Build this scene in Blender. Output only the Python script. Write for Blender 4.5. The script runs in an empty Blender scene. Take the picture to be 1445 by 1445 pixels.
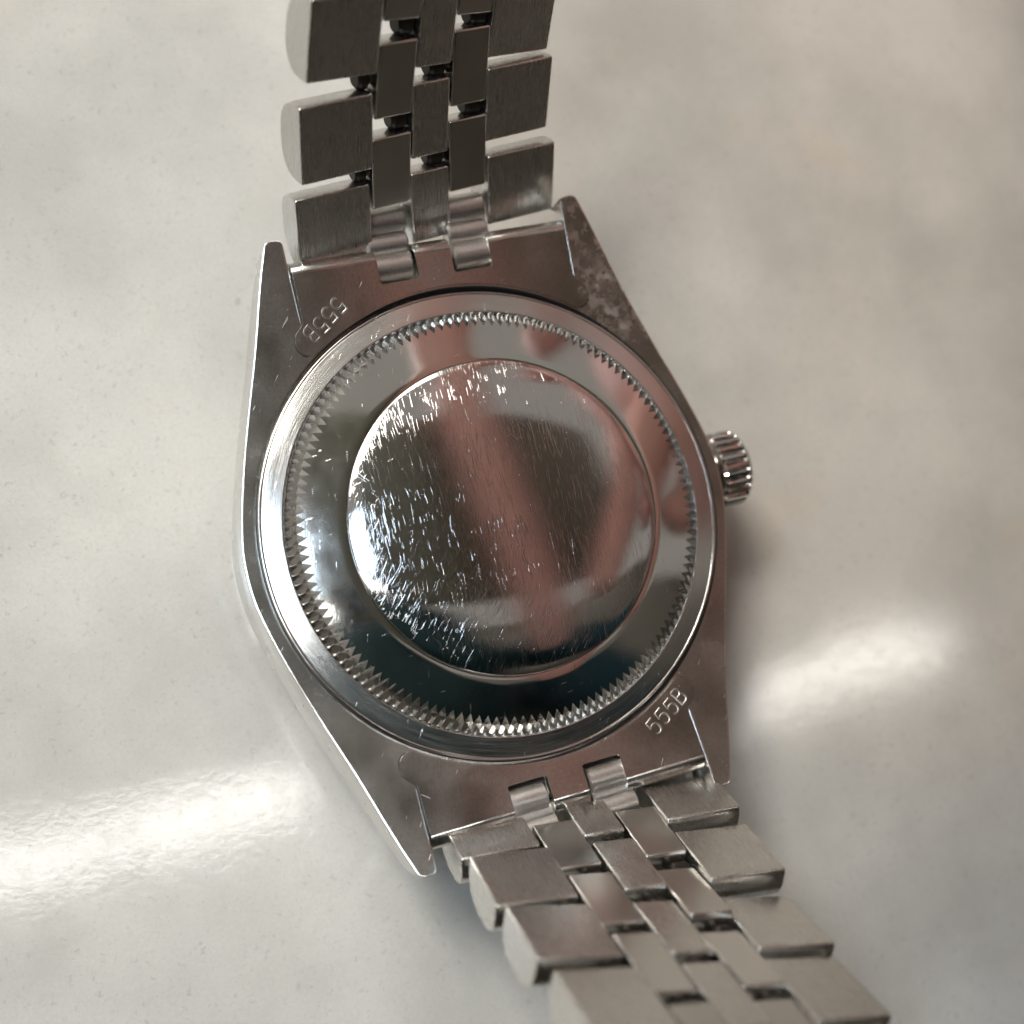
import bpy, bmesh, math, random
from mathutils import Vector, Matrix
random.seed(7)
PI = math.pi
MM = 0.001                                  # everything below is drawn in millimetres
C = bpy.context.scene.collection
sc = bpy.context.scene

# ------------------------------------------------------------------ camera
RC = Matrix(((0.92616974, 0.21066295, -0.31277904),
             (-0.2481584, 0.96499376, -0.08487899),
             (0.28394896, 0.1562311, 0.94602581)))
CAM = Vector((-27.43137, -7.44163, 86.57033))
BASE = 9.5                                  # height of the case's back plane above the counter
cd = bpy.data.cameras.new('camera')
cam = bpy.data.objects.new('camera', cd); C.objects.link(cam)
cam.matrix_world = Matrix.Translation((CAM + Vector((0, 0, BASE))) * MM) @ RC.to_4x4()
cd.sensor_width = 36; cd.lens = 36 * 2009.65 / 1445
cd.clip_start = 0.005; cd.clip_end = 50
cd.dof.use_dof = True; cd.dof.focus_distance = 0.0885; cd.dof.aperture_fstop = 24
sc.camera = cam

# ------------------------------------------------------------------ world (dim warm room air) and exposure
w = bpy.data.worlds.new('World'); sc.world = w; w.use_nodes = True
w.node_tree.nodes['Background'].inputs[0].default_value = (0.28, 0.262, 0.235, 1)
w.node_tree.nodes['Background'].inputs[1].default_value = 1.0
sc.view_settings.view_transform = 'Standard'; sc.view_settings.look = 'None'
sc.view_settings.exposure = 0.0; sc.view_settings.gamma = 1
sc.cycles.max_bounces = 8; sc.cycles.glossy_bounces = 6; sc.cycles.diffuse_bounces = 3
sc.cycles.sample_clamp_indirect = 6

# ------------------------------------------------------------------ node helpers
class NT:
    def __init__(s, name):
        s.m = bpy.data.materials.new(name); s.m.use_nodes = True; s.t = s.m.node_tree
        s.b = s.t.nodes['Principled BSDF']
    def n(s, typ, **k):
        x = s.t.nodes.new(typ)
        for a, v in k.items():
            if a.startswith('i_'): x.inputs[a[2:].replace('_', ' ')].default_value = v
            else: setattr(x, a, v)
        return x
    def l(s, a, b): s.t.links.new(a, b)
    def coord(s, scale=(1, 1, 1), rot=(0, 0, 0)):
        tc = s.n('ShaderNodeTexCoord'); mp = s.n('ShaderNodeMapping')
        mp.inputs['Scale'].default_value = [v * 1000 for v in scale]; mp.inputs['Rotation'].default_value = rot
        mp.vector_type = 'TEXTURE' if False else 'POINT'
        s.l(tc.outputs['Object'], mp.inputs['Vector']); return mp.outputs[0]
    def rotscale(s, rot, scale):                                  # rotate first, then stretch
        a = s.coord((1, 1, 1), (0, 0, rot)); mp = s.n('ShaderNodeMapping'); mp.inputs['Scale'].default_value = scale
        s.l(a, mp.inputs['Vector']); return mp.outputs[0]
    def noise(s, vec, scale=1, detail=3, rough=.5, dist=0):
        x = s.n('ShaderNodeTexNoise'); x.inputs['Scale'].default_value = scale; x.inputs['Detail'].default_value = detail
        x.inputs['Roughness'].default_value = rough; x.inputs['Distortion'].default_value = dist
        s.l(vec, x.inputs['Vector']); return x.outputs['Fac']
    def ramp(s, f, a, b, lo=0.0, hi=1.0):
        x = s.n('ShaderNodeMapRange'); x.inputs[1].default_value = a; x.inputs[2].default_value = b
        x.inputs[3].default_value = lo; x.inputs[4].default_value = hi; s.l(f, x.inputs[0]); return x.outputs[0]
    def math(s, op, a, b=None):
        x = s.n('ShaderNodeMath', operation=op)
        for i, v in enumerate((a, b)):
            if v is None: continue
            if isinstance(v, (int, float)): x.inputs[i].default_value = v
            else: s.l(v, x.inputs[i])
        return x.outputs[0]
    def mix(s, f, a, b):
        x = s.n('ShaderNodeMix', data_type='RGBA')
        if isinstance(f, (int, float)): x.inputs[0].default_value = f
        else: s.l(f, x.inputs[0])
        for i, v in ((6, a), (7, b)):
            if isinstance(v, tuple): x.inputs[i].default_value = v + (1,)
            else: s.l(v, x.inputs[i])
        return x.outputs[2]
    def bump(s, h, strength, dist_mm):
        x = s.n('ShaderNodeBump'); x.inputs['Strength'].default_value = strength; x.inputs['Distance'].default_value = dist_mm * MM
        s.l(h, x.inputs['Height']); return x
    def setv(s, name, v):
        if isinstance(v, (int, float)): s.b.inputs[name].default_value = v
        elif isinstance(v, tuple): s.b.inputs[name].default_value = v + (1,)
        else: s.l(v, s.b.inputs[name])

STEEL = (0.66, 0.64, 0.61)

def m_satin(name, rough=.19):                                     # lug backs and end plates: worn satin
    s = NT(name); s.setv('Metallic', 1.0)
    v = s.coord()
    big = s.ramp(s.noise(v, .3, 3, .5), .3, .7)
    fine = s.noise(v, 7, 3, .6)
    st = s.noise(s.rotscale(.25, (14, .9, 1)), 1, 2)
    sc1 = s.ramp(s.noise(s.rotscale(.6, (9, .7, 1)), 1, 1), .76, .80)
    sc2 = s.ramp(s.noise(s.rotscale(-.9, (7, .6, 1)), 1, 1), .80, .84)
    dots = s.n('ShaderNodeTexVoronoi'); dots.inputs['Scale'].default_value = 1.1; s.l(v, dots.inputs['Vector'])
    dm = s.ramp(dots.outputs['Distance'], .02, .045, 1, 0)
    marks = s.math('MAXIMUM', s.math('MAXIMUM', sc1, sc2), dm)
    sp = s.n('ShaderNodeSeparateXYZ'); s.l(v, sp.inputs[0])
    gate = s.math('MULTIPLY', s.ramp(sp.outputs[0], 8.5, 11, 0, 1), s.ramp(sp.outputs[1], 8, 12, 0, 1))
    patch = s.math('MULTIPLY', s.ramp(s.noise(v, .95, 7, .68, .1), .50, .66, 0, .7), gate)
    grain = s.ramp(s.noise(v, 5, 4, .7), .35, .65)
    s.setv('Base Color', s.mix(s.math('MULTIPLY', patch, .8), s.mix(grain, tuple(c * .86 for c in STEEL), tuple(min(1, c * 1.06) for c in STEEL)), (.88, .87, .84)))
    s.setv('Roughness', s.math('ADD', s.math('ADD', s.ramp(big, 0, 1, rough, rough + .10), s.math('MULTIPLY', marks, .18)), s.math('MULTIPLY', patch, .3)))
    h = s.math('ADD', s.math('MULTIPLY', fine, .35), s.math('ADD', s.math('MULTIPLY', st, .5), s.math('MULTIPLY', marks, -.8)))
    s.l(s.bump(h, .4, .010).outputs[0], s.b.inputs['Normal']); return s.m

def m_brushed(name, rough=.27, k=1.0, col=STEEL):                 # link faces: long fine brush lines along the bracelet
    s = NT(name); s.setv('Metallic', 1.0)
    v = s.rotscale(0, (9, .22, 9)); a = s.noise(v, 1, 4, .75)
    b = s.noise(s.rotscale(.03, (26, .5, 26)), 1, 2, .6)
    g = s.noise(s.coord(), .6, 4)
    s.setv('Base Color', s.mix(s.ramp(a, .3, .7), tuple(c * .93 for c in col), col))
    s.setv('Roughness', s.math('ADD', s.ramp(g, .3, .7, rough - .01, rough + .02), s.ramp(b, .3, .7, -.03, .03)))
    s.l(s.bump(s.math('ADD', a, s.math('MULTIPLY', b, .5)), .35 * k, .008).outputs[0], s.b.inputs['Normal']); return s.m

def m_polish(name, rough=.09, bump=.25):                          # polished steel with light swirls
    s = NT(name); s.setv('Metallic', 1.0); s.setv('Base Color', (.72, .71, .69))
    v = s.coord(); a = s.noise(v, .8, 4); f = s.noise(v, 9, 3, .6)
    sc1 = s.ramp(s.noise(s.rotscale(.2, (12, .9, 1)), 1, 1), .74, .77)
    sc2 = s.ramp(s.noise(s.rotscale(1.5, (10, .9, 1)), 1, 1), .75, .78)
    mk = s.math('MAXIMUM', sc1, sc2)
    s.setv('Roughness', s.math('ADD', s.ramp(a, .3, .7, rough * .8, rough * 1.4), s.math('MULTIPLY', mk, .15)))
    s.l(s.bump(s.math('ADD', s.math('MULTIPLY', f, .35), s.math('MULTIPLY', mk, .3)), bump, .012).outputs[0], s.b.inputs['Normal']); return s.m

def m_turned(name):                                               # outer ring: lathe-turned circular grain
    s = NT(name); s.setv('Metallic', 1.0); s.setv('Base Color', (.68, .67, .65))
    tc = s.n('ShaderNodeTexCoord'); sep = s.n('ShaderNodeSeparateXYZ'); s.l(tc.outputs['Object'], sep.inputs[0])
    r = s.math('SQRT', s.math('ADD', s.math('POWER', sep.outputs[0], 2), s.math('POWER', sep.outputs[1], 2)))
    ang = s.math('ARCTAN2', sep.outputs[1], sep.outputs[0])
    cmb = s.n('ShaderNodeCombineXYZ'); s.l(s.math('MULTIPLY', r, 16000), cmb.inputs[0]); s.l(s.math('MULTIPLY', ang, 3.5), cmb.inputs[1])
    a = s.noise(cmb.outputs[0], 1, 3, .6)
    v = s.coord(); mk = s.ramp(s.noise(s.rotscale(.5, (11, .8, 1)), 1, 1), .74, .77)
    s.setv('Roughness', s.ramp(a, .3, .7, .13, .25))
    s.l(s.bump(s.math('ADD', a, s.math('MULTIPLY', mk, .8)), .35, .012).outputs[0], s.b.inputs['Normal']); return s.m

def m_disc(name):                                                 # the mirror-polished centre, thickly covered with wear scratches
    s = NT(name); s.setv('Metallic', 1.0); s.setv('Base Color', (.74, .73, .73))
    v = s.coord(); layers = []
    warp = s.noise(v, .09, 2)
    sp = s.n('ShaderNodeSeparateXYZ'); s.l(v, sp.inputs[0])
    low = s.ramp(s.math('ADD', sp.outputs[0], sp.outputs[1]), -7, -3, 1, 0)
    for rot, sx, sy, t, g in ((-.02, 24, .35, .66, 0), (.08, 34, .7, .67, 0), (-.12, 22, .5, .69, 0), (.2, 18, .3, .71, 0), (.62, 26, .6, .64, 1), (.75, 30, .8, .67, 1), (-.7, 24, .5, .735, 0), (1.3, 24, .5, .75, 0)):
        x = s.ramp(s.noise(s.rotscale(rot, (sx, sy, 1)), 1, 1.2, .5, 0), t - .01, t + .12)
        x = s.math('MULTIPLY', x, s.ramp(s.noise(v, .9 + rot, 2), .35, .65, .15, 1))
        if g: x = s.math('MULTIPLY', x, low)
        layers.append(x)
    mk = layers[0]
    for x in layers[1:]: mk = s.math('MAXIMUM', mk, x)
    vo = s.n('ShaderNodeTexVoronoi'); vo.inputs['Scale'].default_value = 2.2; s.l(v, vo.inputs['Vector'])
    gate = s.ramp(s.noise(v, .5, 3), .45, .6)
    dots = s.math('MULTIPLY', s.ramp(vo.outputs['Distance'], .06, .11, 1, 0), gate)
    mk = s.math('MAXIMUM', s.math('MULTIPLY', mk, s.ramp(warp, .3, .65, .45, 1)), dots)
    haze = s.noise(s.rotscale(.0, (26, 1.1, 1)), 1, 3, .65)
    s.setv('Roughness', s.math('ADD', s.ramp(haze, .3, .7, .035, .075), s.math('MULTIPLY', mk, .33)))
    h = s.math('ADD', s.math('MULTIPLY', mk, .55), s.math('MULTIPLY', haze, .22))
    s.l(s.bump(h, .85, .011).outputs[0], s.b.inputs['Normal']); return s.m

def m_plain(name, col, rough=.5, metal=0.0, spec=.5, nscale=.5, var=.12):
    s = NT(name); s.setv('Metallic', metal); v = s.coord()
    n = s.noise(v, nscale, 4)
    s.setv('Base Color', s.mix(s.ramp(n, .3, .7), tuple(c * (1 - var) for c in col), tuple(min(1, c * (1 + var)) for c in col)))
    s.setv('Roughness', rough); s.b.inputs['Specular IOR Level'].default_value = spec; return s.m

def m_emit(name, col, strength):
    s = NT(name); s.setv('Base Color', (.8, .8, .8)); s.b.inputs['Emission Color'].default_value = col + (1,)
    s.b.inputs['Emission Strength'].default_value = strength; return s.m

def m_quartz(name):
    s = NT(name); v = s.coord()
    cloud = s.ramp(s.noise(v, .045, 6, .6), .38, .60)
    cloud2 = s.ramp(s.noise(v, .11, 4, .6), .35, .7)
    base = s.mix(cloud, (.47, .455, .42), (.64, .62, .575))
    base = s.mix(s.math('MULTIPLY', cloud2, .4), base, (.52, .52, .49))
    for sc_, th, amt, col in ((1.5, .32, .5, (.31, .30, .28)), (.8, .17, .32, (.36, .35, .33)), (3.0, .38, .5, (.36, .35, .325))):
        vo = s.n('ShaderNodeTexVoronoi'); vo.inputs['Scale'].default_value = sc_
        wv = s.n('ShaderNodeVectorMath', operation='ADD'); nn = s.n('ShaderNodeTexNoise'); nn.inputs['Scale'].default_value = 2.5
        s.l(v, nn.inputs['Vector']); s.l(v, wv.inputs[0]); s.l(nn.outputs['Color'], wv.inputs[1]); s.l(wv.outputs[0], vo.inputs['Vector'])
        sep = s.n('ShaderNodeSeparateColor'); s.l(vo.outputs['Color'], sep.inputs[0])
        m = s.math('MULTIPLY', s.ramp(vo.outputs['Distance'], th * .2, th, 1, 0), s.ramp(sep.outputs[0], .45, .9))
        base = s.mix(s.math('MULTIPLY', m, amt), base, col)
    vo = s.n('ShaderNodeTexVoronoi'); vo.inputs['Scale'].default_value = .16; s.l(v, vo.inputs['Vector'])
    base = s.mix(s.ramp(vo.outputs['Distance'], .02, .05, .35, 0), base, (.62, .46, .30))
    base = s.mix(s.ramp(s.noise(v, 3.5, 4, .75), .3, .7, .22, 0), base, (.3, .29, .27))
    base = s.mix(s.ramp(s.noise(v, .06, 4, .6), .60, .72, 0, .35), base, (.60, .52, .40))
    s.setv('Base Color', base); s.b.inputs['Specular IOR Level'].default_value = .5
    f = s.noise(v, 2.6, 3, .6); f2 = s.noise(v, 1.0, 3, .5)
    s.setv('Roughness', s.ramp(f2, .3, .7, .07, .115))
    s.l(s.bump(s.math('ADD', f, s.math('MULTIPLY', f2, 1.0)), .13, .03).outputs[0], s.b.inputs['Normal']); return s.m

M = dict(satin=m_satin('satin_steel'), satin2=m_satin('satin_steel_plate', .16), brushed=m_brushed('brushed_steel'), smooth=m_brushed('soft_brushed_steel', .2, .45),
         polish=m_polish('polished_steel', .08), flank=m_polish('polished_flank', .2), turned=m_turned('turned_steel'), disc=m_disc('scratched_mirror_steel'),
         tube=m_satin('tube_steel', .3), dark=m_plain('groove_dark', (.03, .028, .025), .8), engr=m_plain('cut_steel_edge', (.80, .76, .68), .35, 1.0),  # dark: flat near-black for recess wall, ear seams and figure cores
         quartz=m_quartz('speckled_quartz'), glass=m_plain('watch_crystal', (.05, .05, .05), .05))

# ------------------------------------------------------------------ mesh helpers
def link_obj(name, bm, mat, parent=None, mats=None, sharp=35, scale=MM):
    me = bpy.data.meshes.new(name)
    bmesh.ops.scale(bm, vec=(scale,) * 3, verts=bm.verts)
    bm.normal_update(); bm.to_mesh(me); bm.free()
    for p in me.polygons: p.use_smooth = True
    me.set_sharp_from_angle(angle=math.radians(sharp))
    for m in (mats or [mat]): me.materials.append(m)
    o = bpy.data.objects.new(name, me); C.objects.link(o)
    if parent: o.parent = parent
    return o

def harden(me, test, fn=None):
    """flat or analytic normals on chosen faces; their neighbours blend into them at shared corners"""
    base = [tuple(c.vector) for c in me.corner_normals]; hard = {}
    fin = [False] * len(base)
    for p in me.polygons:
        if test(p):
            for li in p.loop_indices:
                v = me.loops[li].vertex_index
                nn = fn(me.vertices[v].co) if fn else p.normal.copy()
                hard.setdefault(v, []).append(Vector(nn)); base[li] = tuple(nn); fin[li] = True
    for p in me.polygons:
        for li in p.loop_indices:
            v = me.loops[li].vertex_index
            if not fin[li] and v in hard:
                n0 = Vector(base[li])
                best = max(hard[v], key=lambda h: h.dot(p.normal))
                if best.dot(p.normal) > .75: base[li] = tuple(best)
    me.normals_split_custom_set(base)

def lug_normal(co):
    y = co.y / MM; s = max(0.0, (abs(y) - 8) / 11.817)
    d = 1.385 * 1.6 * s ** .6 / 11.817 * (1 if y > 0 else -1)
    return Vector((0, -d, 1)).normalized()

def tag(o, label=None, cat=None, group=None, kind=None):
    for k, v in (('label', label), ('category', cat), ('group', group), ('kind', kind)):
        if v: o[k] = v
    return o

def lathe(prof, n=192, axis='z', close=False):
    bm = bmesh.new(); rings = []
    for r, z in prof:
        if r < 1e-6:
            rings.append([bm.verts.new((0, 0, z))])
        else:
            rings.append([bm.verts.new((r * math.cos(2 * PI * i / n), r * math.sin(2 * PI * i / n), z)) for i in range(n)])
    for a, b in zip(rings, rings[1:]):
        for i in range(n):
            j = (i + 1) % n
            if len(b) == 1 and len(a) > 1: bm.faces.new((a[i], a[j], b[0]))
            elif len(a) == 1 and len(b) > 1: bm.faces.new((a[0], b[j], b[i]))
            elif len(a) > 1: bm.faces.new((a[i], a[j], b[j], b[i]))
    bmesh.ops.recalc_face_normals(bm, faces=bm.faces); return bm

def box(bm, x0, x1, y0, y1, z0, z1):
    vs = [bm.verts.new((x, y, z)) for x in (x0, x1) for y in (y0, y1) for z in (z0, z1)]
    for f in ((0, 1, 3, 2), (4, 6, 7, 5), (0, 4, 5, 1), (2, 3, 7, 6), (0, 2, 6, 4), (1, 5, 7, 3)): bm.faces.new([vs[i] for i in f])
    return vs

def cyl(bm, p, q, r, n=28, cap=.12):
    p, q = Vector(p), Vector(q); d = (q - p).normalized(); L = (q - p).length
    u = d.orthogonal().normalized(); v = d.cross(u); rings = []
    for s, rr in ((0, 0), (0, r - cap), (cap, r), (L - cap, r), (L, r - cap), (L, 0)):
        if rr == 0: rings.append([bm.verts.new(p + d * s)])
        else: rings.append([bm.verts.new(p + d * s + (u * math.cos(2 * PI * i / n) + v * math.sin(2 * PI * i / n)) * rr) for i in range(n)])
    for a, b in zip(rings, rings[1:]):
        for i in range(n):
            j = (i + 1) % n
            if len(a) == 1: bm.faces.new((a[0], b[j], b[i]))
            elif len(b) == 1: bm.faces.new((a[i], a[j], b[0]))
            else: bm.faces.new((a[i], a[j], b[j], b[i]))

# ================================================================== THE SETTING
def tabletop():
    bm = bmesh.new(); box(bm, -900, 1100, -62, 1100, -30, 0)
    e = [e for e in bm.edges if all(abs(v.co.y + 62) < 1e-3 and abs(v.co.z) < 1e-3 for v in e.verts)]
    bmesh.ops.bevel(bm, geom=e, offset=3, segments=4, affect='EDGES', profile=.5)
    o = link_obj('countertop', bm, M['quartz']); harden(o.data, lambda p: p.area > .01); tag(o, kind='structure'); return o
tabletop()

# ================================================================== THE WATCH
root = bpy.data.objects.new('wristwatch', None); C.objects.link(root)
root.location = (0, 0, BASE * MM); root.empty_display_size = .01
tag(root, 'stainless steel wristwatch lying face down with its scratched polished case back up', 'watch')

def zl(y):                                                        # lugs curve up towards the wrist
    s = max(0.0, (abs(y) - 8) / (19.817 - 8)); return 1.385 * s ** 1.6

def smooth_pts(pts, n=4):                                         # Catmull-Rom through open points
    out = []; P = [pts[0]] + pts + [pts[-1]]
    for i in range(1, len(P) - 2):
        p0, p1, p2, p3 = P[i - 1], P[i], P[i + 1], P[i + 2]
        for k in range(n):
            t = k / n
            out.append(tuple(.5 * ((2 * b) + (c - a) * t + (2 * a - 5 * b + 4 * c - d) * t * t + (-a + 3 * b - 3 * c + d) * t ** 3) for a, b, c, d in zip(p0, p1, p2, p3)))
    out.append(pts[-1]); return out

right = [(10.68, 19.66), (11.25, 18.0), (11.86, 16.0), (12.7, 13.2), (14.0, 9.35), (15.1, 5.9), (15.8, 3.3), (16.14, 1.5), (16.22, 0),
         (16.14, -1.5), (15.8, -3.3), (15.1, -5.9), (14.0, -9.35), (12.7, -13.2), (11.86, -16.0), (11.25, -18.0), (10.68, -19.66)]
right = smooth_pts(right, 4)
def tip(sx, sy):                                                  # from the outer corner round to the inner edge of a lug
    return [(sx * x, sy * y) for x, y in ((10.58, 19.86), (10.38, 19.99), (10.1, 20.03), (9.72, 20.0), (9.5, 19.9), (9.4, 19.7), (9.38, 18.8), (9.34, 17), (9.3, 14.7))]
neck = [(9.3 - 18.6 * i / 16, 16.35 - 1.65 * ((9.3 - 18.6 * i / 16) / 9.3) ** 2) for i in range(1, 16)]   # under the end plates
outline = right + tip(1, -1) + [(x, -y) for x, y in neck] + tip(-1, -1)[::-1] + [(-x, y) for x, y in right[::-1]] + tip(-1, 1) + [(-x, y) for x, y in neck] + tip(1, 1)[::-1]

def fill_with_hole(outer, hole):
    bm = bmesh.new(); es = []
    for loop in (outer, hole):
        vs = [bm.verts.new((x, y, 0)) for x, y in loop]
        es += [bm.edges.new((vs[i], vs[(i + 1) % len(vs)])) for i in range(len(vs))]
    bmesh.ops.triangle_fill(bm, use_beauty=True, use_dissolve=False, edges=es, normal=(0, 0, 1))
    return bm

HOLE = 15.40
def case_body():
    hole = [(HOLE * math.cos(2 * PI * i / 128), HOLE * math.sin(2 * PI * i / 128)) for i in range(128)]
    def inset(pts, d):                                            # offset the closed outline inwards
        n = len(pts); out = []
        for i in range(n):
            a, b, c = Vector(pts[i - 1]), Vector(pts[i]), Vector(pts[(i + 1) % n])
            t = ((b - a).normalized() + (c - b).normalized()); t = t.normalized() if t.length > 1e-6 else (c - b).normalized()
            nrm = Vector((-t.y, t.x)); out.append(tuple(b + nrm * d))
        return out
    area = sum(outline[i][0] * outline[(i + 1) % len(outline)][1] - outline[(i + 1) % len(outline)][0] * outline[i][1] for i in range(len(outline)))
    s = 1 if area > 0 else -1
    top = inset(outline, s * .17); mid = inset(outline, s * .05)
    bm = fill_with_hole(top, hole)
    for yy in [7, 9, 10, 11, 12, 13, 14, 15, 16, 17, 18, 19]:
        for sg in (1, -1):
            bmesh.ops.bisect_plane(bm, geom=bm.verts[:] + bm.edges[:] + bm.faces[:], plane_co=(0, sg * yy, 0), plane_no=(0, 1, 0))
    for v in bm.verts: v.co.z = zl(v.co.y)
    for f in bm.faces:
        f.material_index = 0
        if f.normal.z < 0: f.normal_flip()
    # outer walls: eased edge, flank, lower edge
    def ring(pts, zf): return [bm.verts.new((x, y, zf(x, y))) for x, y in pts]
    def lugbottom(x, y):
        a = max(0, (abs(y) - 9) / 11); return -5.6 + 3.6 * a * a
    rings = [ring(top, lambda x, y: zl(y)), ring(mid, lambda x, y: zl(y) - .05), ring(outline, lambda x, y: zl(y) - .19),
             ring(outline, lambda x, y: (zl(y) * .5 + lugbottom(x, y) * .5)), ring(outline, lambda x, y: lugbottom(x, y) + .3), ring(inset(outline, s * .3), lugbottom)]
    n = len(outline)
    for k, (a, b) in enumerate(zip(rings, rings[1:])):
        for i in range(n):
            j = (i + 1) % n; f = bm.faces.new((a[i], b[i], b[j], a[j])); f.material_index = 1
    bot = bm.faces.new(rings[-1]); bot.material_index = 1
    # wall and floor of the recess round the case back
    hv = [bm.verts.new((x, y, zl(y))) for x, y in hole]; h2 = [bm.verts.new((x, y, -.45)) for x, y in hole]; cv = bm.verts.new((0, 0, -.45))
    for i in range(128):
        j = (i + 1) % 128
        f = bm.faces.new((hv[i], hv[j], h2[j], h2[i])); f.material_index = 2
        f = bm.faces.new((h2[i], h2[j], cv)); f.material_index = 1
    bmesh.ops.remove_doubles(bm, verts=bm.verts, dist=.004)
    bmesh.ops.recalc_face_normals(bm, faces=bm.faces)
    o = link_obj('case', bm, None, root, [M['satin'], M['flank'], M['dark']], 32)
    harden(o.data, lambda p: p.material_index == 0, lug_normal); return o
case_body()

# bezel and crystal under the case (resting on the counter)
link_obj('bezel', lathe([(0, -5.5), (15.2, -5.5), (15.5, -5.8), (15.5, -6.6), (14.9, -8.3), (14.4, -8.4), (14.2, -8.3)], 128), M['polish'], root)
link_obj('crystal', lathe([(14.3, -8.0), (14.3, -9.1), (14.0, -9.45), (0, -9.48)], 96), M['glass'], root)

# ---- case back: sloped polished body, with turned rim, fluting and scratched centre as its own pieces
NF = 140
def slope_z(r): 
    return 1.50 + (12.95 - r) * .225 - (12.95 - r) ** 2 * .006
def zig(i, n=NF): return 2 * PI * (i) / n
def case_back():
    bm = bmesh.new(); N = NF * 2
    prof = [12.3, 11.8, 11.2, 10.6, 10.2]
    rings = []
    rings.append([bm.verts.new(((12.42 if i % 2 else 12.98) * math.cos(PI * 2 * i / N), (12.42 if i % 2 else 12.98) * math.sin(PI * 2 * i / N), slope_z(12.42 if i % 2 else 12.98))) for i in range(N)])
    for r in prof: rings.append([bm.verts.new((r * math.cos(PI * 2 * i / N), r * math.sin(PI * 2 * i / N), slope_z(r))) for i in range(N)])
    for r, z in ((10.04, slope_z(10.04) - .03), (10.0, slope_z(10.0) - .2), (9.9, slope_z(9.9) - .22)):
        rings.append([bm.verts.new((r * math.cos(PI * 2 * i / N), r * math.sin(PI * 2 * i / N), z)) for i in range(N)])
    for a, b in zip(rings, rings[1:]):
        for i in range(N):
            j = (i + 1) % N; bm.faces.new((a[i], a[j], b[j], b[i]))
    bmesh.ops.recalc_face_normals(bm, faces=bm.faces)
    return link_obj('case_back', bm, M['polish'], root, sharp=25)
back = case_back()

def fluting():                                                    # 140 milled notches round the edge
    bm = bmesh.new(); N = NF * 2
    def P(r, i, z, da=0): a = PI * 2 * (i + da) / N; return bm.verts.new((r * math.cos(a), r * math.sin(a), z))
    tops = []; 
    for i in range(N):
        if i % 2 == 0:                                            # crest
            tops.append((P(12.98, i, slope_z(12.98)), P(13.30, i, 1.12), P(13.60, i, .66)))
        else:                                                     # root of the notch
            tops.append((P(12.42, i, slope_z(12.42)), P(12.95, i, .84), P(13.56, i, .50)))
    for i in range(N):
        a, b = tops[i], tops[(i + 1) % N]
        for k in range(2): bm.faces.new((a[k], b[k], b[k + 1], a[k + 1]))
    lo = [P(13.70, i, .50) for i in range(N)]
    for i in range(N):
        j = (i + 1) % N; bm.faces.new((tops[i][2], tops[j][2], lo[j], lo[i]))
    bmesh.ops.recalc_face_normals(bm, faces=bm.faces)
    return link_obj('fluting', bm, M['engr2'], back, sharp=12)
M['engr2'] = m_polish('milled_steel', .15, .1)
fluting()
link_obj('outer_ring', lathe([(15.2, -.9), (15.21, .16), (15.17, .25), (15.08, .30), (15.0, .31), (14.96, .285), (14.9, .34), (14.5, .44), (14.1, .53), (13.85, .58), (13.74, .595), (13.69, .57), (13.66, .40)], 256), M['turned'], back, sharp=50)
def ring_normal(co):
    r = math.hypot(co.x, co.y); k = .205 + .03 * (r / MM - 14.3)
    return Vector((co.x / r * k, co.y / r * k, 1)).normalized()
rg = bpy.data.objects['outer_ring']
harden(rg.data, lambda p: 13.76 < math.hypot(p.center.x, p.center.y) / MM < 14.9, ring_normal)
dome = [(9.97, 1.8), (9.975, 2.27), (9.955, 2.31), (9.925, 2.325)]
for k in range(1, 25):
    r = 9.9 * (1 - k / 24); u = r / 9.9
    dome.append((r, 2.33 + 9.84 * (.080 * (1 - u ** 2) + .020 * (1 - u ** 7))))
link_obj('center_disc', lathe(dome, 192), M['disc'], back, sharp=50)

# ---- crown
def crown():
    bm = bmesh.new(); n = 25; k = 6; N = n * k; R = 2.62
    def rr(i, x):                                                 # rounded ribs with narrow grooves
        t = (i % k) / k; g = math.cos(2 * PI * t); return R - (.30 if t == 0 else (.12 if t in (1 / k, 5 / k) else 0)) * x
    prof = [(16.9, 1.9, 0), (17.2, 1.9, 0), (17.25, 2.45, 0), (17.45, R, 1), (18.95, R, 1), (19.15, R - .02, 0), (19.35, R - .12, 0), (19.6, R - .45, 0), (19.7, R - .9, 0), (19.72, 0, 0)]
    rings = []
    for x, r, g in prof:
        if r == 0: rings.append([bm.verts.new((x, 0, 0))]); continue
        rings.append([bm.verts.new((x, (rr(i, 1) if g else r) * math.cos(2 * PI * i / N), (rr(i, 1) if g else r) * math.sin(2 * PI * i / N))) for i in range(N)])
    for a, b in zip(rings, rings[1:]):
        for i in range(N):
            j = (i + 1) % N
            if len(b) == 1: bm.faces.new((a[i], a[j], b[0]))
            else: bm.faces.new((a[i], a[j], b[j], b[i]))
    bmesh.ops.translate(bm, vec=(-.35, .25, -3.1), verts=bm.verts)
    bmesh.ops.recalc_face_normals(bm, faces=bm.faces)
    o = link_obj('crown', bm, M['polish'], root, sharp=30)
    bm = bmesh.new(); cyl(bm, (15.6, .25, -3.1), (17.1, .25, -3.1), 1.8); link_obj('crown_tube', bm, M['tube'], o)
crown()

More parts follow.
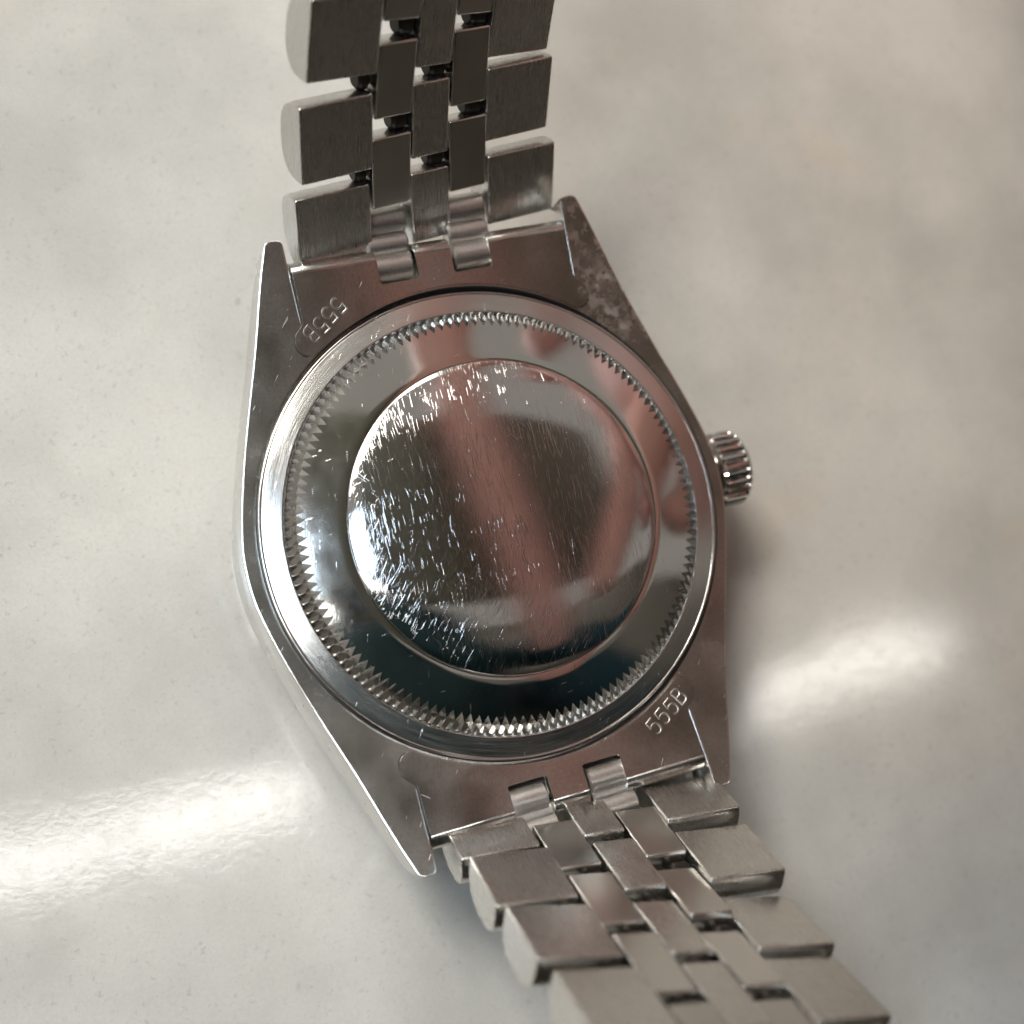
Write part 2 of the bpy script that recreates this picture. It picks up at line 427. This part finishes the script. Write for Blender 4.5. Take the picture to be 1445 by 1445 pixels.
# ---- end links: flat plate with two ears, rolled edge and two notches
NX = [(-3.78, -1.2), (1.2, 3.82)]
def plate_outline():
    pts = []
    a0 = math.atan2(12.6, 8.98); n = 26; r = 15.50
    for i in range(n + 1):                                        # inner arc, right ear to left ear
        a = a0 + (PI - 2 * a0) * i / n; pts.append((r * math.cos(a), r * math.sin(a)))
    ear = [(-9.4, 12.64), (-9.7, 12.8), (-9.93, 13.1), (-10.0, 13.5), (-9.93, 13.9), (-9.72, 14.2), (-9.45, 14.42), (-9.28, 14.62), (-9.22, 14.9)]
    top = [(-9.22, 14.9), (-9.24, 16.2), (-9.26, 17.4)]
    return pts, ear, top
def end_link(sy, tb_pose):
    arc, ear, top = plate_outline()
    YE = 17.7
    poly = arc + ear + [(-9.24, 16.2), (-9.26, YE)]
    rowtop = [(-9.26, YE)]
    for x0, x1 in NX:
        poly += [(x0, YE), (x0, 16.34), (x0 + .1, 16.24), (x1 - .1, 16.24), (x1, 16.34), (x1, YE)]
    poly += [(9.26, YE), (9.24, 16.2)] + [(-x, y) for x, y in ear[::-1]]
    bm = bmesh.new(); vs = [bm.verts.new((x, y, 0)) for x, y in poly]
    es = [bm.edges.new((vs[i], vs[(i + 1) % len(vs)])) for i in range(len(vs))]
    bmesh.ops.triangle_fill(bm, use_beauty=True, edges=es, normal=(0, 0, 1))
    for yy in (13, 13.5, 14, 14.5, 15, 15.5, 16, 16.5, 17):
        bmesh.ops.bisect_plane(bm, geom=bm.verts[:] + bm.edges[:] + bm.faces[:], plane_co=(0, yy, 0), plane_no=(0, 1, 0))
    # rolled edge: three tongues bending down towards the bracelet
    z0 = zl(YE); sl = (zl(YE) - zl(YE - .2)) / .2
    tongues = [(-9.26, NX[0][0]), (NX[0][1], NX[1][0]), (NX[1][1], 9.26)]
    for v in bm.verts: v.co.z = zl(v.co.y)
    prof = []
    th0 = math.atan(sl); R = .85
    for k in range(9):
        a = th0 - math.radians(115) * k / 8
        prof.append((YE + R * (math.sin(th0) * -1 + math.sin(-a + 2 * th0 - th0 * 0)) if False else None, None))
    cy, cz = YE + R * math.sin(th0), z0 - R * math.cos(th0)
    prof = [(cy + R * math.sin(b), cz + R * math.cos(b)) for b in [(-th0 + math.radians(125) * k / 9) for k in range(10)]]
    for x0, x1 in tongues:
        rows = [[bm.verts.new((x, y, z)) for x in (x0, x1)] for y, z in prof]
        for a, b in zip(rows, rows[1:]): bm.faces.new((a[0], a[1], b[1], b[0]))
    bmesh.ops.remove_doubles(bm, verts=bm.verts, dist=.01)
    bmesh.ops.recalc_face_normals(bm, faces=bm.faces)
    up = sum(f.normal.z * f.calc_area() for f in bm.faces)
    if up < 0: bmesh.ops.reverse_faces(bm, faces=bm.faces)
    top_faces = bm.faces[:]
    ret = bmesh.ops.solidify(bm, geom=bm.faces[:], thickness=.9)
    bmesh.ops.recalc_face_normals(bm, faces=bm.faces)
    zs = [v.co.z for v in bm.verts]
    e = [e for e in bm.edges if len(e.link_faces) == 2 and e.calc_face_angle(0) > 1.0]
    bmesh.ops.bevel(bm, geom=e, offset=.085, segments=2, affect='EDGES', profile=.5, clamp_overlap=True)
    bmesh.ops.translate(bm, vec=(0, 0, .13), verts=bm.verts)
    if sy < 0: bmesh.ops.rotate(bm, cent=(0, 0, 0), matrix=Matrix.Rotation(PI, 3, 'Z'), verts=bm.verts)
    o = link_obj('end_link', bm, M['satin2'], root, sharp=40)
    harden(o.data, lambda p: p.normal.z > .9 and abs(p.center.y) < 17.75 * MM and abs(p.center.z / MM - zl(p.center.y / MM) - .13) < .03, lug_normal)
    # solid core between the lugs, below the plate
    bm = bmesh.new(); 
    vs = []
    pf = [(16.6, -.4), (17.5, -.1), (18.2, -.6), (18.6, -1.5), (18.2, -3.2), (16.6, -4.4)]
    for x in (-9.15, 9.15): vs.append([bm.verts.new((x, y, z)) for y, z in pf])
    n = len(pf)
    for i in range(n): bm.faces.new((vs[0][i], vs[0][(i + 1) % n], vs[1][(i + 1) % n], vs[1][i]))
    bm.faces.new(vs[0][::-1]); bm.faces.new(vs[1])
    if sy < 0: bmesh.ops.rotate(bm, cent=(0, 0, 0), matrix=Matrix.Rotation(PI, 3, 'Z'), verts=bm.verts)
    bmesh.ops.recalc_face_normals(bm, faces=bm.faces)
    link_obj('end_link_core', bm, M['tube'], o)
    # dark seam where the ears sit in the lugs
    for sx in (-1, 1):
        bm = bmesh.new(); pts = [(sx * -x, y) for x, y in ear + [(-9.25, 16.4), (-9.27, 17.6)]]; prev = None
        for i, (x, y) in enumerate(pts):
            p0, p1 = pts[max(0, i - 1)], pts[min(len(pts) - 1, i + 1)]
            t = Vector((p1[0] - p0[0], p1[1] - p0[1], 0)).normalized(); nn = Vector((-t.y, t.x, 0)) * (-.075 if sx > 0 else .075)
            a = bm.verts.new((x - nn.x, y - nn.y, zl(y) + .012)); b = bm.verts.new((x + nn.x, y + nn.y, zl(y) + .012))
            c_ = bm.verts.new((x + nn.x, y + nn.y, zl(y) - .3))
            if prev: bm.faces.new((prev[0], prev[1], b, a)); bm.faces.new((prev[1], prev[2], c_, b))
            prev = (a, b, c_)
        if sy < 0: bmesh.ops.rotate(bm, cent=(0, 0, 0), matrix=Matrix.Rotation(PI, 3, 'Z'), verts=bm.verts)
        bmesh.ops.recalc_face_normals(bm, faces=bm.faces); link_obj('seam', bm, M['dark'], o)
    # stamped figures
    if sy > 0: a, b = Vector((-6.75, 15.42)), Vector((-8.95, 13.82))
    else: a, b = Vector((6.6, -15.25)), Vector((9.05, -13.72))
    stamp(o, a, b)
    return o

GL = {'5': [[(.62, 1), (.08, 1), (.06, .56), (.2, .64), (.36, .67), (.54, .6), (.66, .44), (.67, .28), (.58, .1), (.4, 0), (.2, .02), (.03, .14)]],
      'B': [[(.05, 0), (.05, 1)], [(.05, 1), (.4, 1), (.56, .92), (.6, .77), (.55, .61), (.38, .53), (.08, .52)], [(.38, .53), (.6, .46), (.68, .28), (.62, .1), (.44, 0), (.05, 0)]]}
def stamp(parent, a, b, H=1.04):
    d = (b - a).normalized(); up = Vector((-d.y, d.x)); L = (b - a).length; st = L / 3.15
    bm = bmesh.new()
    for k, ch in enumerate('555B'):
        off = random.uniform(-.06, .06)
        for line in GL[ch]:
            P = [a + d * (k * st * .98 + (x - .3) * H * .9) + up * ((y - .5) * H + off) for x, y in line]
            P3 = [Vector((p.x, p.y, zl(p.y) + .15)) for p in P]
            ring = []
            for i, p in enumerate(P3):
                t = (P3[min(i + 1, len(P3) - 1)] - P3[max(i - 1, 0)]).normalized(); s_ = Vector((-t.y, t.x, 0)).normalized()
                wd = .07
                ring.append([bm.verts.new(p + s_ * wd + Vector((0, 0, -.03))), bm.verts.new(p + s_ * .03 + Vector((0, 0, .018))), bm.verts.new(p - s_ * .03 + Vector((0, 0, .018))), bm.verts.new(p - s_ * wd + Vector((0, 0, -.03)))])
            for r0, r1 in zip(ring, ring[1:]):
                for q in range(3): bm.faces.new((r0[q], r0[q + 1], r1[q + 1], r1[q])).material_index = (0, 1, 0)[q]
    bmesh.ops.recalc_face_normals(bm, faces=bm.faces)
    o = link_obj('stamped_number', bm, None, parent, [M['engr'], M['dark']], sharp=60)
    o['label'] = 'thin stamped figures reading 555B'

# ---- bracelet rows (frames in the case's own axes: rotation, centre of the wrist-side face, width)
TOP = [([[0.9922, -0.0223, 0.1223], [0.1047, 0.6805, -0.7252], [-0.0671, 0.7324, 0.6775]], [0.534, 20.641, 1.548], 18.341),
       ([[0.9757, 0.0243, 0.2177], [0.1451, 0.6727, -0.7256], [-0.1641, 0.7395, 0.6528]], [0.602, 24.705, 5.665], 18.15),
       ([[0.9565, 0.1057, 0.2718], [0.1388, 0.6547, -0.7431], [-0.2565, 0.7485, 0.6115]], [1.061, 28.647, 9.825], 17.959)]
BOT = [([[0.9947, 0.0691, 0.0764], [-0.0989, 0.4315, 0.8967], [0.029, -0.8995, 0.436]], [0.756, -19.014, 1.475], 18.024),
       ([[0.9848, 0.0583, 0.1634], [-0.1721, 0.4483, 0.8771], [-0.0221, -0.892, 0.4516]], [0.545, -21.774, 6.755], 17.877),
       ([[0.9617, 0.0333, 0.2722], [-0.2613, 0.4116, 0.8731], [-0.083, -0.9108, 0.4045]], [0.234, -24.752, 12.037], 17.731),
       ([[0.9447, -0.018, 0.3273], [-0.2771, 0.4896, 0.8267], [-0.1751, -0.8718, 0.4576]], [0.157, -27.582, 17.434], 17.584)]
def frame(r, t):
    m = Matrix(r).to_4x4(); m.translation = Vector(t); return m
def rows_of(data, extra):
    F = [(frame(r, t), w_) for r, t, w_ in data]
    for _ in range(extra):
        a, b = F[-2][0], F[-1][0]; step = a.inverted() @ b
        F.append((b @ step, F[-1][1] - .19))
    return F
def link_mesh(x0, x1, L, T, name, mat, sharp_left=False):
    """a link seen from the wrist side: flat face, small rounded edges, domed on the far side"""
    bm = bmesh.new(); h = L / 2; prof = [(-h, 0)]
    prof += [(-h - .03, -.35)]
    n = 12
    for k in range(n + 1):
        a = PI * k / n; c, s = math.cos(a), math.sin(a)
        prof.append((-(h + .03) * math.copysign(abs(c) ** .8, c), -.55 - (T - .55) * s ** .8))
    prof += [(h + .03, -.35), (h, 0)]
    L_, R_ = [bm.verts.new((x0, y, z)) for y, z in prof], [bm.verts.new((x1, y, z)) for y, z in prof]
    m = len(prof)
    for i in range(m): bm.faces.new((L_[i], R_[i], R_[(i + 1) % m], L_[(i + 1) % m]))
    bm.faces.new(L_); bm.faces.new(R_[::-1])
    bmesh.ops.recalc_face_normals(bm, faces=bm.faces)
    es = []
    for e in bm.edges:
        if len(e.link_faces) == 2 and e.calc_face_angle(0) > .9:
            es.append(e)
    bmesh.ops.bevel(bm, geom=es, offset=.13, segments=3, affect='EDGES', profile=.5, clamp_overlap=True)
    me = bpy.data.meshes.new(name); bmesh.ops.scale(bm, vec=(MM,) * 3, verts=bm.verts); bm.normal_update(); bm.to_mesh(me); bm.free()
    for p in me.polygons: p.use_smooth = True
    me.set_sharp_from_angle(angle=math.radians(38)); me.materials.append(mat)
    harden(me, lambda p: p.area > 3e-6 and abs(p.normal.y) < .3); return me
def put(name, me, F, parent=root):
    o = bpy.data.objects.new(name, me); C.objects.link(o); o.parent = parent
    m = F.copy(); m.translation = m.translation * MM; o.matrix_local = m; return o
def half(a, b):
    q = a.to_quaternion().slerp(b.to_quaternion(), .5); m = q.to_matrix().to_4x4(); m.translation = (a.translation + b.translation) / 2; return m
IN = .45; G = .05
def gap_shade(A, B, sgn, La, Lb, x0, x1):
    """dark barrel added to stand for the shade in the gap between two links"""
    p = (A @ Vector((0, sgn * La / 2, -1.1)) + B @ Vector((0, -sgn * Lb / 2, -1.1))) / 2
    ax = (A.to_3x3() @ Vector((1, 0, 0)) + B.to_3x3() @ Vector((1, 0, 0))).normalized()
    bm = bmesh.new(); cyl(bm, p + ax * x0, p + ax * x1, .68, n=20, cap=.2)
    link_obj('gap_shade', bm, M['gap_dark'], root, sharp=40)
M['gap_dark'] = m_plain('gap_shade_steel', (.05, .043, .037), .45, .8)  # near-black steel: shade of the link gaps put into the colour
def bracelet(data, sgn, L, T, extra):
    R = rows_of(data, extra)
    HS = [half(R[k][0], R[k + 1][0]) for k in range(len(R) - 1)]
    for k in range(len(R) - 1):
        A, B = R[k][0], R[k + 1][0]; c = R[k][1] * IN / 6
        gap_shade(A, B, sgn, L, L, -3 * c - .85, -3 * c - .02)
        gap_shade(A, B, sgn, L, L, -c + 1.5, c - .02)
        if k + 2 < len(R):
            for s in (-1, 1): gap_shade(HS[k], HS[k + 1], sgn, L * .98, L * .98, (-3 * c + 1.6 if s < 0 else c + 1.45), (-c - .02 if s < 0 else 3 * c - .02))
    for k, (F, wd) in enumerate(R):
        h = wd / 2; c = wd * IN / 3 / 2
        jit = lambda: Matrix.Rotation(random.uniform(-.012, .012), 4, 'X') @ Matrix.Rotation(random.uniform(-.006, .006), 4, 'Z')
        put('outer_link', link_mesh(-h, -3 * c - G, L, T, 'outer_link', M['brushed']), F @ jit())
        put('outer_link', link_mesh(3 * c + G, h, L, T, 'outer_link', M['brushed']), F @ jit())
        put('center_link', link_mesh(-c + G, c - G, L, T * .96, 'center_link', M['brushed']), F @ Matrix.Rotation(random.uniform(-.03, .03), 4, 'X'))
        if k + 1 < len(R):
            H = half(F, R[k + 1][0]); H = H @ Matrix.Translation((0, 0, -.05))
            for s in (-1, 1):
                x0, x1 = sorted((s * (c + G * .6), s * (3 * c - G * .6)))
                put('inner_link', link_mesh(x0, x1, L * .98, T * .96, 'inner_link', M['smooth']), H @ Matrix.Rotation(random.uniform(-.05, .05), 4, 'X'))
    # short hinge links that join the first row to the end plate
    F = R[0][0]
    for s in (-1, 1):
        c = R[0][1] * IN / 3 / 2; x0, x1 = sorted((s * (c + .04), s * (3 * c - .04)))
        bm = bmesh.new()
        p0 = Vector((0, sgn * 17.45, .05)); q = F @ Vector((0, -sgn * 1.15, -1.0)); q.x = 0
        xo = .3
        cyl(bm, p0 + Vector((x0, 0, 0)), p0 + Vector((x1, 0, 0)), .98)
        cyl(bm, q + Vector((x0 + xo, 0, 0)), q + Vector((x1 + xo, 0, 0)), .98)
        m_ = (p0 + q) / 2 - Vector((0, 0, .12)); cyl(bm, m_ + Vector((x0 + .1, 0, 0)), m_ + Vector((x1 + .2, 0, 0)), .8)
        d = (q - p0).normalized(); nn = Vector((1, 0, 0)).cross(d) * .5
        if nn.z < 0: nn = -nn
        vs = [bm.verts.new(p + Vector((x, 0, 0)) + nn * a) for x in (x0 + .15, x1) for p in (p0, q) for a in (-1, 1)]
        for f in ((0, 1, 3, 2), (4, 6, 7, 5), (0, 4, 5, 1), (2, 3, 7, 6)): bm.faces.new([vs[i] for i in f])
        bmesh.ops.recalc_face_normals(bm, faces=bm.faces)
        link_obj('hinge_link', bm, M['tube'], root, sharp=40)
end_link(1, None); end_link(-1, None)
bracelet(TOP, 1, 4.85, 2.6, 2)
bracelet(BOT, -1, 5.15, 2.55, 2)

# ================================================================== WHAT THE POLISHED STEEL REFLECTS, PLUS ADDED FILL PANELS
def lamp(name, label, x0, x1, y0, y1, z, col, strength, group=None):
    bm = bmesh.new(); box(bm, x0 - 12, x1 + 12, y0 - 12, y1 + 12, z + 2, z + 45)
    o = link_obj(name, bm, m_plain(name + '_housing', (.5, .5, .5), .5)); tag(o, label, 'lamp', group)
    bm = bmesh.new(); box(bm, x0, x1, y0, y1, z - 6, z)
    link_obj('diffuser', bm, m_emit(name + '_light', col, strength), o); return o
Z = 1500
lamp('strip_light', 'long white strip light overhead, nearer the left end of the counter', -1500, 185, -134, -88, Z, (1, .97, .92), 20)
lamp('strip_light', 'short white strip light overhead, beyond the crown side of the watch', 690, 1020, -172, -122, Z, (1, .96, .9), 20)
lamp('light_panel', 'cool white square ceiling panel overhead on the side away from the crown', -900, -440, 0, 360, Z, (.66, .83, 1), 17)
lamp('downlight', 'small bright spot lamp overhead among the ceiling lights', 680, 770, 270, 360, Z, (1, .9, .75), 5)

lamp('light_panel', 'large warm fill panel, added unseen beyond the top end of the bracelet', -700, 300, 1500, 2200, Z, (1, .95, .86), 6)  # added fill light, brightens the counter from beyond the bracelet
lamp('light_panel', 'large bright warm fill panel, added unseen over the far side of the counter', -1100, -400, 800, 1400, Z, (1, .95, .885), 33)  # added main light, sets how bright and shaded the counter is
# phone (the camera sits in front of its lens) and the hand that holds it
def phone():
    ax = RC                                                       # phone lies square to the view
    bm = bmesh.new(); box(bm, -6, 142, -7.5, 68, 1.0, 8.3)
    e = [e for e in bm.edges if abs((e.verts[0].co - e.verts[1].co).normalized().z) > .9]
    bmesh.ops.bevel(bm, geom=e, offset=10, segments=6, affect='EDGES', profile=.5)
    e = [e for e in bm.edges if e.calc_face_angle(0) > 1]
    bmesh.ops.bevel(bm, geom=e, offset=2.5, segments=4, affect='EDGES', profile=.5)
    bmesh.ops.scale(bm, vec=(MM,) * 3, verts=bm.verts)
    me = bpy.data.meshes.new('smartphone'); bm.to_mesh(me); bm.free(); me.materials.append(m_plain('phone_shell', (.15, .15, .12), .45, .2))
    for p in me.polygons: p.use_smooth = True
    me.set_sharp_from_angle(angle=.6)
    o = bpy.data.objects.new('smartphone', me); C.objects.link(o); o.matrix_world = cam.matrix_world @ Matrix.Rotation(math.radians(10), 4, 'Z')
    tag(o, 'rose coloured phone held above the watch, seen only mirrored in the steel', 'phone')
    bm = bmesh.new(); cyl(bm, (0, 0, .45), (0, 0, 1.5), 5.0, cap=.2); link_obj('lens', bm, m_plain('lens_glass', (.01, .01, .012), .05), o)
phone()

def hand():
    # fingers reach across under the phone; skin modifier grown from joints
    V = []; E = []; Rr = []
    def add(p, r, par=None):
        V.append(Vector(p) + Vector((0, 0, BASE))); Rr.append(r)
        if par is not None: E.append((par, len(V) - 1))
        return len(V) - 1
    wrist = add((122, 2, 50), 22)
    arm = add((160, -90, 75), 27, wrist); el = add((250, -200, 230), 34, arm); add((165, -205, 470), 40, el)
    palm = add((124, 62, 76), 24, wrist); k0 = add((96, 128, 88), 20, palm)
    def chain(pts, par):
        for p, r in pts: par = add(p, r, par)
    chain([((52, 118, 94), 15), ((28, 84, 95), 13), ((24, 48, 94), 11), ((26, 12, 91), 9.8), ((32, -28, 87), 9), ((35, -46, 84), 7)], k0)
    chain([((108, 36, 84), 13), ((84, 8, 85), 11), ((66, -8, 84), 10), ((54, -20, 81), 9), ((51, -26, 79), 7)], palm)
    chain([((128, 16, 82), 12), ((112, 0, 80), 9.5), ((98, -3, 78), 8.5), ((89, -7, 76), 7)], palm)
    chain([((150, 4, 74), 10), ((138, -8, 72), 8.5), ((126, -12, 70), 7.5), ((119, -14, 69), 6)], wrist)
    chain([((130, 118, 94), 13), ((100, 96, 106), 11), ((76, 84, 110), 9)], palm)
    me = bpy.data.meshes.new('person'); me.from_pydata([v * MM for v in V], E, []); me.update()
    o = bpy.data.objects.new('person', me); C.objects.link(o)
    sk = o.modifiers.new('skin', 'SKIN'); sk.use_smooth_shade = True
    for i, d in enumerate(me.skin_vertices[0].data): d.radius = (Rr[i] * MM,) * 2
    me.skin_vertices[0].data[palm].use_root = True
    s = o.modifiers.new('sub', 'SUBSURF'); s.levels = 2; s.render_levels = 2
    m = m_plain('skin', (.58, .31, .27), .5, 0, .4); m.node_tree.nodes['Principled BSDF'].inputs['Subsurface Weight'].default_value = 0.0
    me.materials.append(m)
    SV = [(146, -60, 66), (160, -90, 75), (250, -200, 230), (190, -205, 420), (120, -230, 520)]; SR = (36, 38, 48, 62, 80)
    sme = bpy.data.meshes.new('sleeve'); sme.from_pydata([(Vector(v) + Vector((0, 0, BASE))) * MM for v in SV], [(i, i + 1) for i in range(4)], []); sme.update()
    so = bpy.data.objects.new('sleeve', sme); C.objects.link(so); so.parent = o
    a = so.modifiers.new('skin', 'SKIN'); a.use_smooth_shade = True
    for i, d in enumerate(sme.skin_vertices[0].data): d.radius = (SR[i] * MM,) * 2
    a = so.modifiers.new('sub', 'SUBSURF'); a.levels = a.render_levels = 2
    sme.materials.append(m_plain('teal_sleeve_knit', (.004, .016, .022), .95, 0, .1, .2, .4))
    tag(o, 'hand with outstretched fingers holding the phone above the watch', 'person')
hand()

def backdrop(name, x0, x1, y0, y1, z0, z1, col):
    bm = bmesh.new(); box(bm, x0, x1, y0, y1, z0, z1); o = link_obj(name, bm, m_plain(name + '_paint', col, .9, var=.06, nscale=.003)); tag(o, kind='structure'); return o
backdrop('cabinet_wall', -1500, 1500, -400, -350, -700, 1480, (.075, .064, .048))
def jacket():
    bm = bmesh.new(); bmesh.ops.create_icosphere(bm, subdivisions=5, radius=1)
    for v in bm.verts:
        c = v.co.copy(); f = 1 + .05 * math.sin(9 * c.z + 3 * math.sin(4 * c.x)) + .03 * math.sin(17 * c.x + 5 * c.z)
        v.co = Vector((c.x * 215 * f - 150, c.y * 120 * f - 162, c.z * 330 + 420))
    bmesh.ops.bisect_plane(bm, geom=bm.verts[:] + bm.edges[:] + bm.faces[:], plane_co=(0, 0, 130), plane_no=(0, 0, -1), clear_outer=True)
    o = link_obj('jacket', bm, m_plain('teal_knit', (.004, .018, .020), .95, 0, .1, .2, .4)); tag(o, 'very dark teal jacket front leaning over the counter edge, seen only mirrored in the steel', 'jacket')
jacket()
